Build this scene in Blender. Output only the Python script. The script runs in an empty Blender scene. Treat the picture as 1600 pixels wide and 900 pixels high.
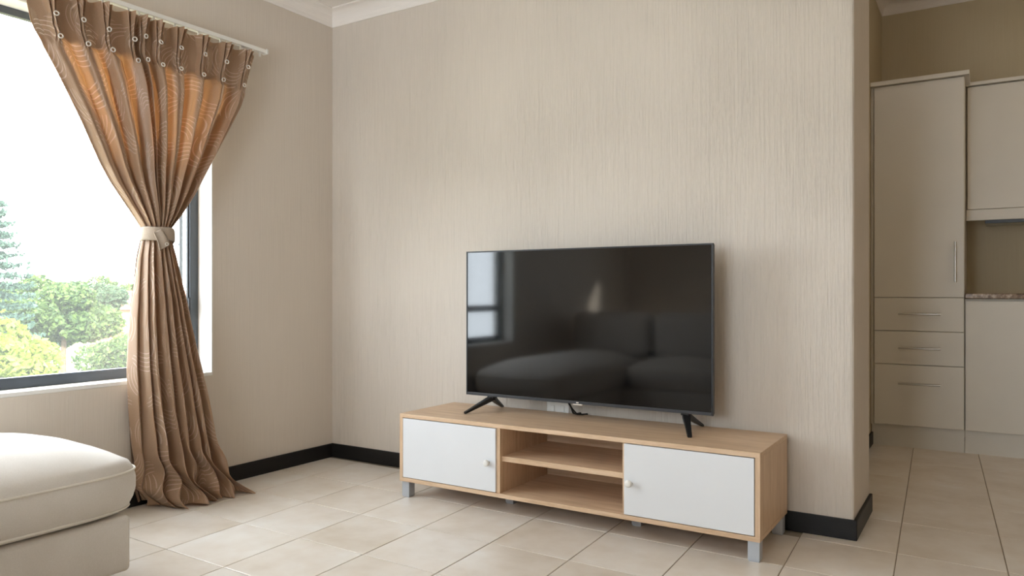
import bpy, bmesh, math, random
import numpy as np
from mathutils import Vector, Matrix

random.seed(7)
rng = np.random.default_rng(7)
S = bpy.context.scene
C = S.collection

# ------------------------------------------------------------------ camera
FPX = 1177.0
YAW = math.atan2(740.0, FPX)
cd = bpy.data.cameras.new('camera')
cd.sensor_width = 36.0
cd.lens = FPX / 1600.0 * 36.0
cd.shift_y = 7.0 / 1600.0
cd.clip_start = 0.02
cd.clip_end = 500
cam = bpy.data.objects.new('camera', cd)
C.objects.link(cam)
cam.location = (3.208, -3.145, 0.95)
cam.rotation_euler = (math.pi / 2, 0, YAW)
S.camera = cam

# ------------------------------------------------------------------ world, sun, exposure
SKY = 11.5
w = bpy.data.worlds.new('world')
S.world = w
w.use_nodes = True
nt = w.node_tree
nt.nodes.clear()
bg = nt.nodes.new('ShaderNodeBackground')
bg.inputs[0].default_value = (0.85, 0.915, 1.0, 1)
bg.inputs[1].default_value = SKY
wo = nt.nodes.new('ShaderNodeOutputWorld')
nt.links.new(bg.outputs[0], wo.inputs[0])

sd = bpy.data.lights.new('sun', 'SUN')
sd.energy = 17.0
sd.angle = math.radians(0.6)
sd.color = (1.0, 0.95, 0.87)
sun = bpy.data.objects.new('sun', sd)
C.objects.link(sun)
sun.location = (8, -9, 9)
sun.rotation_euler = Vector((-1.5, 0.9, -0.88)).to_track_quat('-Z', 'Y').to_euler()


def portal(name, loc, rot, sx, sy):
    d = bpy.data.lights.new(name, 'AREA')
    d.shape = 'RECTANGLE'
    d.size = sx
    d.size_y = sy
    d.cycles.is_portal = True
    o = bpy.data.objects.new(name, d)
    C.objects.link(o)
    o.location = loc
    o.rotation_euler = rot


portal('window_daylight_portal', (-0.20, -1.58, 1.33), (0, -math.pi / 2, 0), 1.55, 1.56)
portal('added_door_daylight_portal', (2.0, -4.87, 1.08), (math.pi / 2, 0, 0), 1.55, 2.16)

vs = S.view_settings
vs.view_transform = 'Standard'
vs.look = 'None'
vs.exposure = 0.33
vs.gamma = 1.0
vs.use_curve_mapping = False
S.cycles.max_bounces = 10
S.cycles.diffuse_bounces = 7
S.cycles.transparent_max_bounces = 16
S.cycles.sample_clamp_indirect = 8.0


# ------------------------------------------------------------------ materials
def srgb(r, g, b):
    f = lambda c: (c / 255 / 12.92) if c / 255 <= 0.04045 else ((c / 255 + 0.055) / 1.055) ** 2.4
    return (f(r), f(g), f(b), 1)


class NT:
    """small node-tree writer"""
    def __init__(self, name):
        self.m = bpy.data.materials.new(name)
        self.m.use_nodes = True
        self.t = self.m.node_tree
        self.t.nodes.clear()
        self.out = self.n('ShaderNodeOutputMaterial')

    def n(self, kind, **kw):
        x = self.t.nodes.new(kind)
        for k, v in kw.items():
            setattr(x, k, v)
        return x

    def l(self, a, b):
        self.t.links.new(a, b)

    def set(self, node, **kw):
        for k, v in kw.items():
            node.inputs[k.replace('_', ' ')].default_value = v

    def math(self, op, a, b=None, clamp=False):
        x = self.n('ShaderNodeMath', operation=op)
        x.use_clamp = clamp
        for i, v in enumerate((a, b)):
            if v is None:
                continue
            if isinstance(v, (int, float)):
                x.inputs[i].default_value = v
            else:
                self.l(v, x.inputs[i])
        return x.outputs[0]

    def coord(self, which='Object', scale=(1, 1, 1), rot=(0, 0, 0)):
        tc = self.n('ShaderNodeTexCoord')
        mp = self.n('ShaderNodeMapping')
        mp.inputs['Scale'].default_value = scale
        mp.inputs['Rotation'].default_value = rot
        self.l(tc.outputs[which], mp.inputs[0])
        return mp.outputs[0]

    def noise(self, vec, scale=5, detail=4, rough=0.5):
        x = self.n('ShaderNodeTexNoise')
        x.inputs['Scale'].default_value = scale
        x.inputs['Detail'].default_value = detail
        x.inputs['Roughness'].default_value = rough
        self.l(vec, x.inputs['Vector'])
        return x.outputs['Fac']

    def ramp(self, fac, stops):
        x = self.n('ShaderNodeValToRGB')
        e = x.color_ramp.elements
        while len(e) < len(stops):
            e.new(0.5)
        for k, (p, c) in enumerate(stops):
            e[k].position = p
            e[k].color = c
        self.l(fac, x.inputs[0])
        return x.outputs[0]

    def mix(self, fac, a, b):
        x = self.n('ShaderNodeMix', data_type='RGBA')
        for s, v in ((0, fac), (6, a), (7, b)):
            if isinstance(v, (int, float, tuple)):
                x.inputs[s].default_value = v
            else:
                self.l(v, x.inputs[s])
        return x.outputs[2]

    def bump(self, h, strength=0.3, dist=0.01):
        x = self.n('ShaderNodeBump')
        x.inputs['Strength'].default_value = strength
        x.inputs['Distance'].default_value = dist
        self.l(h, x.inputs['Height'])
        return x.outputs[0]

    def bsdf(self, color, rough=0.5, spec=0.5, metal=0.0, normal=None, sheen=0.0):
        b = self.n('ShaderNodeBsdfPrincipled')
        if isinstance(color, tuple):
            b.inputs['Base Color'].default_value = color
        else:
            self.l(color, b.inputs['Base Color'])
        if isinstance(rough, (int, float)):
            b.inputs['Roughness'].default_value = rough
        else:
            self.l(rough, b.inputs['Roughness'])
        b.inputs['Specular IOR Level'].default_value = spec
        b.inputs['Metallic'].default_value = metal
        if sheen:
            b.inputs['Sheen Weight'].default_value = sheen
        if normal is not None:
            self.l(normal, b.inputs['Normal'])
        return b.outputs[0]

    def done(self, shader):
        self.l(shader, self.out.inputs[0])
        return self.m


def plain(name, color, rough=0.5, spec=0.5, metal=0.0, noise=0.04):
    t = NT(name)
    v = t.coord('Object')
    nz = t.noise(v, 6, 3)
    dark = tuple(c * (1 - noise) for c in color[:3]) + (1,)
    lite = tuple(min(1, c * (1 + noise)) for c in color[:3]) + (1,)
    col = t.ramp(nz, [(0.3, dark), (0.7, lite)])
    return t.done(t.bsdf(col, rough, spec, metal))


def wall_material(name, c0, c1, relief=1.0):
    """combed plaster: fine vertical ridges"""
    t = NT(name)
    sc = (1, 1, 0.028)
    v = t.coord('Object', scale=sc)
    n1 = t.noise(v, 110, 4, 0.7)
    n2 = t.noise(t.coord('Object', scale=(1, 1, 0.06)), 30, 2, 0.5)
    patch = t.noise(t.coord('Object'), 1.6, 2, 0.5)
    amp = t.ramp(patch, [(0.35, (0.35, 0.35, 0.35, 1)), (0.65, (1, 1, 1, 1))])
    h = t.math('ADD', t.math('MULTIPLY', n1, 0.75), t.math('MULTIPLY', n2, 0.35))
    h = t.math('MULTIPLY', h, amp)
    col = t.ramp(n1, [(0.25, c0), (0.75, c1)])
    return t.done(t.bsdf(col, 0.62, 0.3, normal=t.bump(h, relief, 0.010)))


M = {}
M['wall'] = wall_material('combed_plaster', srgb(204, 194, 182), srgb(213, 203, 191))
M['wall_smooth'] = wall_material('smooth_plaster', srgb(206, 196, 184), srgb(211, 201, 189), 0.3)
M['kitchen_wall'] = wall_material('kitchen_plaster_warm_shade', srgb(188, 175, 147), srgb(193, 180, 152), 0.25)  # same wall paint, with the kitchen's warm shade put into the colour
M['white_plaster'] = plain('white_plaster', srgb(228, 226, 222), 0.6, 0.3, noise=0.015)
M['ceiling'] = plain('ceiling_paint', srgb(232, 226, 220), 0.75, 0.2, noise=0.012)
M['baseboard'] = plain('black_baseboard', srgb(27, 25, 24), 0.45, 0.25, noise=0.15)
M['grout'] = plain('grout', srgb(150, 138, 122), 0.9, 0.2, noise=0.1)
M['alu'] = plain('dark_aluminium', srgb(70, 76, 83), 0.42, 0.5, 0.0, noise=0.05)
M['alu_edge'] = plain('weather_seal', srgb(40, 42, 46), 0.6, 0.4)
M['white_paint'] = plain('white_enamel', srgb(232, 230, 225), 0.4, 0.5, noise=0.01)
M['door_white'] = plain('white_melamine', srgb(218, 219, 221), 0.38, 0.45, noise=0.01)
M['knob'] = plain('knob_plastic', srgb(225, 222, 216), 0.35, 0.5)
M['leg_silver'] = plain('painted_silver_leg', srgb(176, 180, 186), 0.38, 0.5, 0.35, noise=0.03)
M['steel'] = plain('brushed_steel', srgb(186, 182, 174), 0.32, 0.5, 0.85, noise=0.05)
M['kitchen'] = plain('cream_cabinet_front', srgb(214, 209, 199), 0.36, 0.45, noise=0.012)
M['kitchen_side'] = plain('cream_cabinet_carcass', srgb(202, 195, 182), 0.45, 0.4, noise=0.012)
M['black_plastic'] = plain('black_plastic', srgb(20, 20, 21), 0.35, 0.5, noise=0.1)
M['tv_frame'] = plain('tv_frame_charcoal', srgb(66, 67, 70), 0.35, 0.5, 0.4)
M['tv_edge'] = plain('tv_edge_black', srgb(34, 34, 36), 0.4, 0.4)
M['cable'] = plain('cable_rubber', srgb(22, 22, 23), 0.5, 0.4)
M['ring'] = plain('ring_metal', srgb(222, 214, 204), 0.3, 0.5, 0.3)
M['bark'] = plain('bark', srgb(92, 78, 62), 0.9, 0.2, noise=0.3)
M['foot'] = plain('sofa_foot_black', srgb(24, 22, 21), 0.4, 0.4)


def wood_material(name, along):
    t = NT(name)
    sc = {'x': (1.2, 16, 16), 'y': (16, 1.2, 16), 'z': (16, 16, 1.2)}[along]
    v = t.coord('Object', scale=sc)
    n1 = t.noise(v, 3.0, 6, 0.62)
    n2 = t.noise(v, 16.0, 4, 0.6)
    mixf = t.math('ADD', t.math('MULTIPLY', n1, 0.7), t.math('MULTIPLY', n2, 0.3))
    col = t.ramp(mixf, [(0.30, srgb(184, 152, 120)), (0.5, srgb(206, 176, 145)), (0.72, srgb(221, 195, 167))])
    rough = 0.42
    return t.done(t.bsdf(col, rough, 0.4, normal=t.bump(n2, 0.06, 0.002)))


M['oak_x'] = wood_material('sonoma_oak_along', 'x')
M['oak_y'] = wood_material('sonoma_oak_depth', 'y')
M['oak_z'] = wood_material('sonoma_oak_upright', 'z')


def tile_material():
    t = NT('beige_marbled_tile')
    tc = t.n('ShaderNodeTexCoord')
    oi = t.n('ShaderNodeObjectInfo')
    mp = t.n('ShaderNodeVectorMath', operation='ADD')
    sc = t.n('ShaderNodeVectorMath', operation='SCALE')
    t.l(oi.outputs['Location'], sc.inputs[0])
    sc.inputs['Scale'].default_value = 3.7
    t.l(tc.outputs['Object'], mp.inputs[0])
    t.l(sc.outputs[0], mp.inputs[1])
    v = mp.outputs[0]
    n1 = t.noise(v, 3.5, 5, 0.5)
    n2 = t.noise(v, 15, 3, 0.5)
    f = t.math('ADD', t.math('MULTIPLY', n1, 0.75), t.math('MULTIPLY', n2, 0.25))
    f = t.math('ADD', f, t.math('MULTIPLY', t.math('SUBTRACT', oi.outputs['Random'], 0.5), 0.10))
    col = t.ramp(f, [(0.25, srgb(200, 186, 168)), (0.5, srgb(218, 208, 196)), (0.75, srgb(230, 225, 218))])
    return t.done(t.bsdf(col, 0.30, 0.5))


M['tile'] = tile_material()


def fabric_material(name, c0, c1):
    t = NT(name)
    v = t.coord('Object')
    n1 = t.noise(v, 240, 3, 0.7)
    n2 = t.noise(v, 7, 3, 0.5)
    f = t.math('ADD', t.math('MULTIPLY', n1, 0.5), t.math('MULTIPLY', n2, 0.5))
    col = t.ramp(f, [(0.3, c0), (0.7, c1)])
    return t.done(t.bsdf(col, 0.9, 0.15, normal=t.bump(n1, 0.12, 0.002), sheen=0.15))


M['sofa'] = fabric_material('oatmeal_weave', srgb(203, 196, 187), srgb(216, 210, 203))
M['sofa_piping'] = fabric_material('oatmeal_piping', srgb(212, 205, 193), srgb(226, 219, 209))
M['tie'] = fabric_material('pale_tieback_cloth', srgb(156, 140, 124), srgb(180, 164, 148))


def granite():
    t = NT('brown_granite')
    v = t.coord('Object')
    n = t.noise(v, 26, 6, 0.7)
    col = t.ramp(n, [(0.35, srgb(96, 78, 62)), (0.5, srgb(140, 118, 98)), (0.62, srgb(196, 178, 158))])
    return t.done(t.bsdf(col, 0.2, 0.5))


M['granite'] = granite()


def screen_material():
    t = NT('tv_screen_glass')
    v = t.coord('Object')
    n = t.noise(v, 2, 1)
    col = t.ramp(n, [(0.3, (0.002, 0.002, 0.0022, 1)), (0.7, (0.003, 0.003, 0.0032, 1))])
    return t.done(t.bsdf(col, 0.06, 0.62))


M['screen'] = screen_material()


def glass_material():
    """clear pane with outdoor haze put into the glass as a pale translucent mix"""
    t = NT('window_glass')
    tr = t.n('ShaderNodeBsdfTransparent')
    tr.inputs[0].default_value = (0.97, 0.985, 0.98, 1)
    gl = t.n('ShaderNodeBsdfGlossy')
    gl.inputs['Roughness'].default_value = 0.02
    haze_veil = t.n('ShaderNodeBsdfTranslucent')  # pale veil standing in for haze and glare outside
    nz = t.noise(t.coord('Object'), 4, 2)
    col = t.ramp(nz, [(0.2, (0.92, 0.93, 0.92, 1)), (0.8, (0.96, 0.96, 0.95, 1))])
    t.l(col, haze_veil.inputs[0])
    m1 = t.n('ShaderNodeMixShader')
    m1.inputs[0].default_value = 0.03
    t.l(tr.outputs[0], m1.inputs[1])
    t.l(gl.outputs[0], m1.inputs[2])
    m2 = t.n('ShaderNodeMixShader')
    m2.inputs[0].default_value = 0.020
    t.l(m1.outputs[0], m2.inputs[1])
    t.l(haze_veil.outputs[0], m2.inputs[2])
    return t.done(m2.outputs[0])


M['glass'] = glass_material()


def curtain_material(name, trans, glow):
    """brown satin with pale feather-stroke jacquard; thin enough to let daylight through"""
    t = NT(name)
    tc = t.n('ShaderNodeTexCoord')
    mp = t.n('ShaderNodeMapping')
    mp.inputs['Scale'].default_value = (8.0, 6.6, 1)
    t.l(tc.outputs['UV'], mp.inputs[0])
    warp = t.n('ShaderNodeTexNoise')
    warp.inputs['Scale'].default_value = 1.3
    t.l(mp.outputs[0], warp.inputs['Vector'])
    vo = t.n('ShaderNodeTexVoronoi', voronoi_dimensions='2D', feature='F1')
    vo.inputs['Scale'].default_value = 1.0
    vo.inputs['Randomness'].default_value = 0.8
    t.l(mp.outputs[0], vo.inputs['Vector'])
    rel = t.n('ShaderNodeVectorMath', operation='SUBTRACT')
    t.l(mp.outputs[0], rel.inputs[0])
    t.l(vo.outputs['Position'], rel.inputs[1])
    sep = t.n('ShaderNodeSeparateColor')
    t.l(vo.outputs['Color'], sep.inputs[0])
    ang = t.math('MULTIPLY', sep.outputs[0], 6.283)
    rot = t.n('ShaderNodeVectorRotate', rotation_type='Z_AXIS')
    t.l(rel.outputs[0], rot.inputs['Vector'])
    t.l(ang, rot.inputs['Angle'])
    sx = t.n('ShaderNodeSeparateXYZ')
    t.l(rot.outputs[0], sx.inputs[0])
    X, Y = sx.outputs[0], sx.outputs[1]
    bend = t.math('MULTIPLY', t.math('MULTIPLY', Y, Y), 0.9)
    ph = t.math('ADD', X, bend)
    ln = t.math('ABSOLUTE', t.math('SINE', t.math('MULTIPLY', ph, 25.0)))
    lines = t.math('LESS_THAN', ln, 0.34)
    mask = t.math('ADD', t.math('MULTIPLY', t.math('MULTIPLY', ph, ph), 9.0), t.math('MULTIPLY', t.math('MULTIPLY', Y, Y), 3.6))
    mask = t.math('LESS_THAN', mask, 1.0)
    pat = t.math('MULTIPLY', lines, mask)
    pat = t.math('MULTIPLY', pat, 0.90)
    nz = t.noise(t.coord('UV', scale=(300, 300, 1)), 1.0, 2)
    base = t.ramp(nz, [(0.3, srgb(160, 132, 106)), (0.7, srgb(177, 148, 121))])
    col = t.mix(pat, base, srgb(226, 206, 186))
    b = t.bsdf(col, 0.42, 0.45, sheen=0.25)
    tl = t.n('ShaderNodeBsdfTranslucent')
    gcol = t.mix(pat, glow, srgb(226, 176, 134))
    t.l(gcol, tl.inputs[0])
    mx = t.n('ShaderNodeMixShader')
    mx.inputs[0].default_value = trans
    t.l(b, mx.inputs[1])
    t.l(tl.outputs[0], mx.inputs[2])
    return t.done(mx.outputs[0])


M['curtain'] = curtain_material('brown_jacquard', 0.30, srgb(248, 208, 162))
M['curtain_dense'] = curtain_material('brown_jacquard_doubled', 0.04, srgb(190, 140, 96))


def leaf_material(name, c0, c1):
    t = NT(name)
    oi = t.n('ShaderNodeNewGeometry')
    n = t.noise(t.coord('Object'), 1.4, 3)
    f = t.math('ADD', t.math('MULTIPLY', oi.outputs['Random Per Island'], 0.55), t.math('MULTIPLY', n, 0.45))
    col = t.ramp(f, [(0.2, c0), (0.8, c1)])
    b = t.bsdf(col, 0.6, 0.25)
    tl = t.n('ShaderNodeBsdfTranslucent')
    t.l(col, tl.inputs[0])
    mx = t.n('ShaderNodeMixShader')
    mx.inputs[0].default_value = 0.35
    t.l(b, mx.inputs[1])
    t.l(tl.outputs[0], mx.inputs[2])
    return t.done(mx.outputs[0])


M['leaf_mid'] = leaf_material('leaf_mid', srgb(40, 60, 30), srgb(86, 106, 52))
M['leaf_dark'] = leaf_material('leaf_dark', srgb(44, 62, 46), srgb(74, 94, 64))
M['leaf_light'] = leaf_material('leaf_light', srgb(84, 100, 36), srgb(126, 136, 54))
M['leaf_conifer'] = leaf_material('leaf_conifer', srgb(42, 60, 52), srgb(70, 92, 78))
M['grass'] = plain('dry_grass', srgb(128, 124, 92), 0.9, 0.1, noise=0.25)
M['brick'] = plain('red_plaster', srgb(160, 104, 84), 0.9, 0.2, noise=0.1)
M['house_white'] = plain('house_white', srgb(170, 160, 150), 0.9, 0.2)
M['roof'] = plain('terracotta_roof', srgb(150, 92, 70), 0.9, 0.2, noise=0.12)
M['dark_pane'] = plain('dark_pane', srgb(60, 66, 74), 0.15, 0.5)


# ------------------------------------------------------------------ object helpers
ORIGIN = {}


def obj(name, bm, mat, parent=None, smooth=False):
    """link a bmesh (built in world coordinates) as ONE mesh object"""
    off = ORIGIN.get(parent.as_pointer(), Vector()) if parent else Vector()
    if parent:
        bmesh.ops.translate(bm, verts=bm.verts, vec=-off)
    me = bpy.data.meshes.new(name)
    bm.to_mesh(me)
    bm.free()
    if mat:
        me.materials.append(mat)
    if smooth:
        for p in me.polygons:
            p.use_smooth = True
    o = bpy.data.objects.new(name, me)
    C.objects.link(o)
    if parent:
        o.parent = parent
    ORIGIN[o.as_pointer()] = off
    return o


def thing(name, label, cat, loc=(0, 0, 0), group=None):
    o = bpy.data.objects.new(name, None)
    o.empty_display_size = 0.1
    C.objects.link(o)
    o.location = loc
    ORIGIN[o.as_pointer()] = Vector(loc)
    return tag(o, label, cat, group)


def tag(o, label, cat, group=None):
    o['label'] = label
    o['category'] = cat
    if group:
        o['group'] = group
    return o


def struct(o, label, cat):
    o['kind'] = 'structure'
    return tag(o, label, cat)


def box(x0, x1, y0, y1, z0, z1, bev=0.0, bm=None, seg=2):
    nb = bmesh.new()
    r = bmesh.ops.create_cube(nb, size=1.0)
    for v in nb.verts:
        v.co = Vector(((x0 + x1) / 2 + v.co.x * (x1 - x0), (y0 + y1) / 2 + v.co.y * (y1 - y0), (z0 + z1) / 2 + v.co.z * (z1 - z0)))
    if bev:
        bmesh.ops.bevel(nb, geom=list(nb.edges), offset=bev, segments=seg, affect='EDGES', profile=0.5)
    return join(bm, nb)


def join(bm, nb):
    if bm is None:
        return nb
    me = bpy.data.meshes.new('tmp')
    nb.to_mesh(me)
    nb.free()
    bm.from_mesh(me)
    bpy.data.meshes.remove(me)
    return bm


def tube(path, rad, bm=None, n=10, closed=False):
    """round tube along a list of points; rad a number or list"""
    nb = bmesh.new()
    P = [Vector(p) for p in path]
    k = len(P)
    rings = []
    up = None
    for i, p in enumerate(P):
        a = P[(i - 1) % k] if (closed or i > 0) else p
        b = P[(i + 1) % k] if (closed or i < k - 1) else p
        d = (b - a).normalized()
        if up is None:
            up = d.orthogonal().normalized()
        up = (up - d * up.dot(d)).normalized()
        s = d.cross(up)
        r = rad[i] if isinstance(rad, (list, tuple)) else rad
        rings.append([nb.verts.new(p + (up * math.cos(q) + s * math.sin(q)) * r) for q in [2 * math.pi * j / n for j in range(n)]])
    m = k if closed else k - 1
    for i in range(m):
        A, B = rings[i], rings[(i + 1) % k]
        for j in range(n):
            nb.faces.new((A[j], A[(j + 1) % n], B[(j + 1) % n], B[j]))
    if not closed:
        nb.faces.new(list(reversed(rings[0])))
        nb.faces.new(rings[-1])
    bmesh.ops.recalc_face_normals(nb, faces=nb.faces)
    return join(bm, nb)


def prism(poly, axis, a, b, bm=None, bev=0.0):
    """extrude a 2-D polygon along an axis; poly in the two other axes (in order)"""
    nb = bmesh.new()
    def co(p, t):
        return {'x': (t, p[0], p[1]), 'y': (p[0], t, p[1]), 'z': (p[0], p[1], t)}[axis]
    A = [nb.verts.new(co(p, a)) for p in poly]
    B = [nb.verts.new(co(p, b)) for p in poly]
    nb.faces.new(A)
    nb.faces.new(list(reversed(B)))
    for i in range(len(poly)):
        j = (i + 1) % len(poly)
        nb.faces.new((A[i], B[i], B[j], A[j]))
    bmesh.ops.recalc_face_normals(nb, faces=nb.faces)
    if bev:
        bmesh.ops.bevel(nb, geom=list(nb.edges), offset=bev, segments=2, affect='EDGES', profile=0.5)
    return join(bm, nb)


def lathe(profile, center, axis, n=20, bm=None):
    """profile: list of (radius, distance along axis)"""
    nb = bmesh.new()
    ax = Vector(axis).normalized()
    u = ax.orthogonal().normalized()
    s = ax.cross(u)
    c = Vector(center)
    rings = []
    for r, d in profile:
        rings.append([nb.verts.new(c + ax * d + (u * math.cos(2 * math.pi * j / n) + s * math.sin(2 * math.pi * j / n)) * max(r, 1e-5)) for j in range(n)])
    for A, B in zip(rings[:-1], rings[1:]):
        for j in range(n):
            nb.faces.new((A[j], A[(j + 1) % n], B[(j + 1) % n], B[j]))
    nb.faces.new(rings[0])
    nb.faces.new(list(reversed(rings[-1])))
    bmesh.ops.recalc_face_normals(nb, faces=nb.faces)
    return join(bm, nb)


def grid_mesh(name, P, mat, parent=None, uv=None, loop_u=False):
    """P: (rows, cols, 3) world points"""
    off = np.array(ORIGIN.get(parent.as_pointer(), Vector())) if parent else np.zeros(3)
    r, c, _ = P.shape
    me = bpy.data.meshes.new(name)
    idx = np.arange(r * c).reshape(r, c)
    a, b = idx[:-1, :-1].ravel(), idx[:-1, 1:].ravel()
    d, e = idx[1:, 1:].ravel(), idx[1:, :-1].ravel()
    faces = np.stack([a, e, d, b], 1)
    if loop_u:
        a, b = idx[:-1, -1], idx[:-1, 0]
        d, e = idx[1:, 0], idx[1:, -1]
        faces = np.concatenate([faces, np.stack([a, e, d, b], 1)])
    me.from_pydata((P.reshape(-1, 3) - off).tolist(), [], faces.tolist())
    me.materials.append(mat)
    me.polygons.foreach_set('use_smooth', [True] * len(me.polygons))
    if uv is not None:
        ul = me.uv_layers.new(name='UVMap')
        vi = np.zeros(len(me.loops), dtype=np.int32)
        me.loops.foreach_get('vertex_index', vi)
        ul.data.foreach_set('uv', uv.reshape(-1, 2)[vi].ravel())
    me.update()
    o = bpy.data.objects.new(name, me)
    C.objects.link(o)
    if parent:
        o.parent = parent
    ORIGIN[o.as_pointer()] = Vector(off)
    return o


# ------------------------------------------------------------------ setting: floor
RX1, RY0, RY1 = 5.0, -4.7, 2.62      # room extents
ZC, ZCK = 2.563, 2.935               # living-room and kitchen ceilings
CV = 0.08                            # cornice size
floor = struct(obj('floor', box(-0.4, RX1 + 0.3, RY0 - 0.3, RY1 + 0.3, -0.16, -0.003), M['grout']),
               'beige marbled ceramic tile floor with thin grey grout lines', 'floor')
P0 = Vector((0.62, -1.108, 0))
E1, E2 = Vector((0.338, -0.006, 0)), Vector((-0.017, 0.357, 0))
E2K = Vector((-0.020, 0.425, 0))


def tile_mesh(name, e1, e2, g=0.0019):
    bm = bmesh.new()
    u1, u2 = e1.normalized() * g, e2.normalized() * g
    b = 0.0015
    c = (e1 + e2) / 2
    low, mid, top = [], [], []
    for (s, t) in ((0, 0), (1, 0), (1, 1), (0, 1)):
        p = e1 * s + e2 * t + u1 * (1 - 2 * s) + u2 * (1 - 2 * t) - c
        q = p + u1.normalized() * b * (1 - 2 * s) + u2.normalized() * b * (1 - 2 * t)
        low.append(bm.verts.new((p.x, p.y, -0.008)))
        mid.append(bm.verts.new((p.x, p.y, -0.001)))
        top.append(bm.verts.new((q.x, q.y, 0.0)))
    for A, B in ((low, mid), (mid, top)):
        for i in range(4):
            bm.faces.new((A[i], A[(i + 1) % 4], B[(i + 1) % 4], B[i]))
    bm.faces.new(top)
    bmesh.ops.recalc_face_normals(bm, faces=bm.faces)
    me = bpy.data.meshes.new(name)
    bm.to_mesh(me)
    bm.free()
    me.materials.append(M['tile'])
    return me


tl_me, tk_me = tile_mesh('tile', E1, E2), tile_mesh('tile_kitchen', E1, E2K)


def put_tile(me, p):
    o = bpy.data.objects.new('tile', me)
    C.objects.link(o)
    o.location = p
    o.parent = floor


for j in range(-10, 3):
    for i in range(-4, 16):
        c = P0 + E1 * (i + 0.5) + E2 * (j + 0.5)
        if -0.16 < c.x < RX1 + 0.16 and c.y > RY0 - 0.16:
            put_tile(tl_me, c)
PK = P0 + E2 * 3
for j in range(0, 6):
    for i in range(5, 14):
        c = PK + E1 * (i + 0.5) + E2K * (j + 0.5)
        if 2.45 < c.x < RX1 + 0.16:
            put_tile(tk_me, c)

# ------------------------------------------------------------------ setting: walls
WY0, WY1, WZ0, WZ1 = -2.36, -0.80, 0.555, 2.10     # window opening
WT = 0.36
WL = 0.19
bm = box(-WT, 0, RY0 - WT, WT + 0.1, 0, WZ0 - 0.012)
box(-WL, 0, RY0 - WT, WY0, WZ0 - 0.012, ZC + 0.1, bm=bm)
box(-WL, 0, WY1, WT + 0.1, WZ0 - 0.012, ZC + 0.1, bm=bm)
box(-WL, 0, WY0, WY1, WZ1, ZC + 0.1, bm=bm)
struct(obj('wall_left', bm, M['wall_smooth']), 'beige combed plaster wall with the window and curtain', 'wall')

bm = box(0, 2.78, 0, 0.46, 0, ZC + 0.1, bev=0)
eds = [e for e in bm.edges if all(abs(v.co.x - 2.78) < 1e-5 for v in e.verts) and abs(e.verts[0].co.z - e.verts[1].co.z) > 1]
bmesh.ops.bevel(bm, geom=eds, offset=0.012, segments=3, affect='EDGES', profile=0.5)
struct(obj('wall_back', bm, M['wall']), 'beige wall with fine vertical plaster ridges behind the television', 'wall')
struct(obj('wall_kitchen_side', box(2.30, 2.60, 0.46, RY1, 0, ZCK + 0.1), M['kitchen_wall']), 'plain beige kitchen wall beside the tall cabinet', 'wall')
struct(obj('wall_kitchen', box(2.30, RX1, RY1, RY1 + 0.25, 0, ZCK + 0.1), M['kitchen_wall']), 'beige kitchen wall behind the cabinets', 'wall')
struct(obj('wall_right', box(RX1, RX1 + 0.25, RY0 - WT, RY1 + 0.25, 0, ZCK + 0.1), M['wall']), 'beige wall on the right of the room, out of view', 'wall')
struct(obj('wall_header', box(2.78, RX1, 0.0, 0.46, 2.42, ZCK + 0.1), M['wall']), 'beige beam over the opening to the kitchen', 'beam')
DX0, DX1, DZ1 = 1.25, 2.75, 2.16
bm = box(0, DX0, RY0 - WT, RY0, 0, ZC + 0.1)
box(DX1, RX1, RY0 - WT, RY0, 0, ZC + 0.1, bm=bm)
box(DX0, DX1, RY0 - WT, RY0, DZ1, ZC + 0.1, bm=bm)
struct(obj('wall_rear', bm, M['wall']), 'beige rear wall with the added glazed sliding door, out of view', 'wall')

struct(obj('ceiling', box(-WT, RX1 + 0.25, RY0 - WT, 0.23, ZC, ZC + 0.22), M['ceiling']), 'flat white painted living room ceiling', 'ceiling')
struct(obj('ceiling_kitchen', box(2.30, RX1 + 0.25, 0.24, RY1 + 0.25, ZCK, ZCK + 0.2), M['ceiling']), 'flat white painted kitchen ceiling', 'ceiling')


def cove(pts_fn, a, b, axis, zc):
    """concave cornice profile, offset d from the wall, height h below the ceiling"""
    prof = [(0, 0), (0, -CV), (0.006, -CV), (0.008, -CV + 0.008)]
    for k in range(1, 8):
        t = k / 8 * math.pi / 2
        prof.append((0.008 + (CV - 0.016) * (1 - math.cos(t)), -CV + 0.008 + (CV - 0.016) * math.sin(t)))
    prof += [(CV - 0.008, -0.008), (CV, -0.006), (CV, 0)]
    return prism([pts_fn(d, zc + h) for d, h in prof], axis, a, b)


tl = obj('trim_1', cove(lambda d, z: (d, z), RY0, 0, 'y', ZC), M['ceiling'])
struct(tl, 'white coved cornice along the top of the window wall', 'cornice')
tb = obj('trim_2', cove(lambda d, z: (-d, z), 0, 2.9, 'x', ZC), M['ceiling'])
struct(tb, 'white coved cornice above the television wall', 'cornice')
tk = obj('trim_3', cove(lambda d, z: (RY1 - d, z), 2.60, RX1, 'x', ZCK), M['ceiling'])
struct(tk, 'cream cornice above the kitchen cabinets', 'cornice')
tk = obj('trim_4', cove(lambda d, z: (2.60 + d, z), 0.46, RY1, 'y', ZCK), M['ceiling'])
struct(tk, 'cream cornice along the kitchen side wall', 'cornice')

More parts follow.
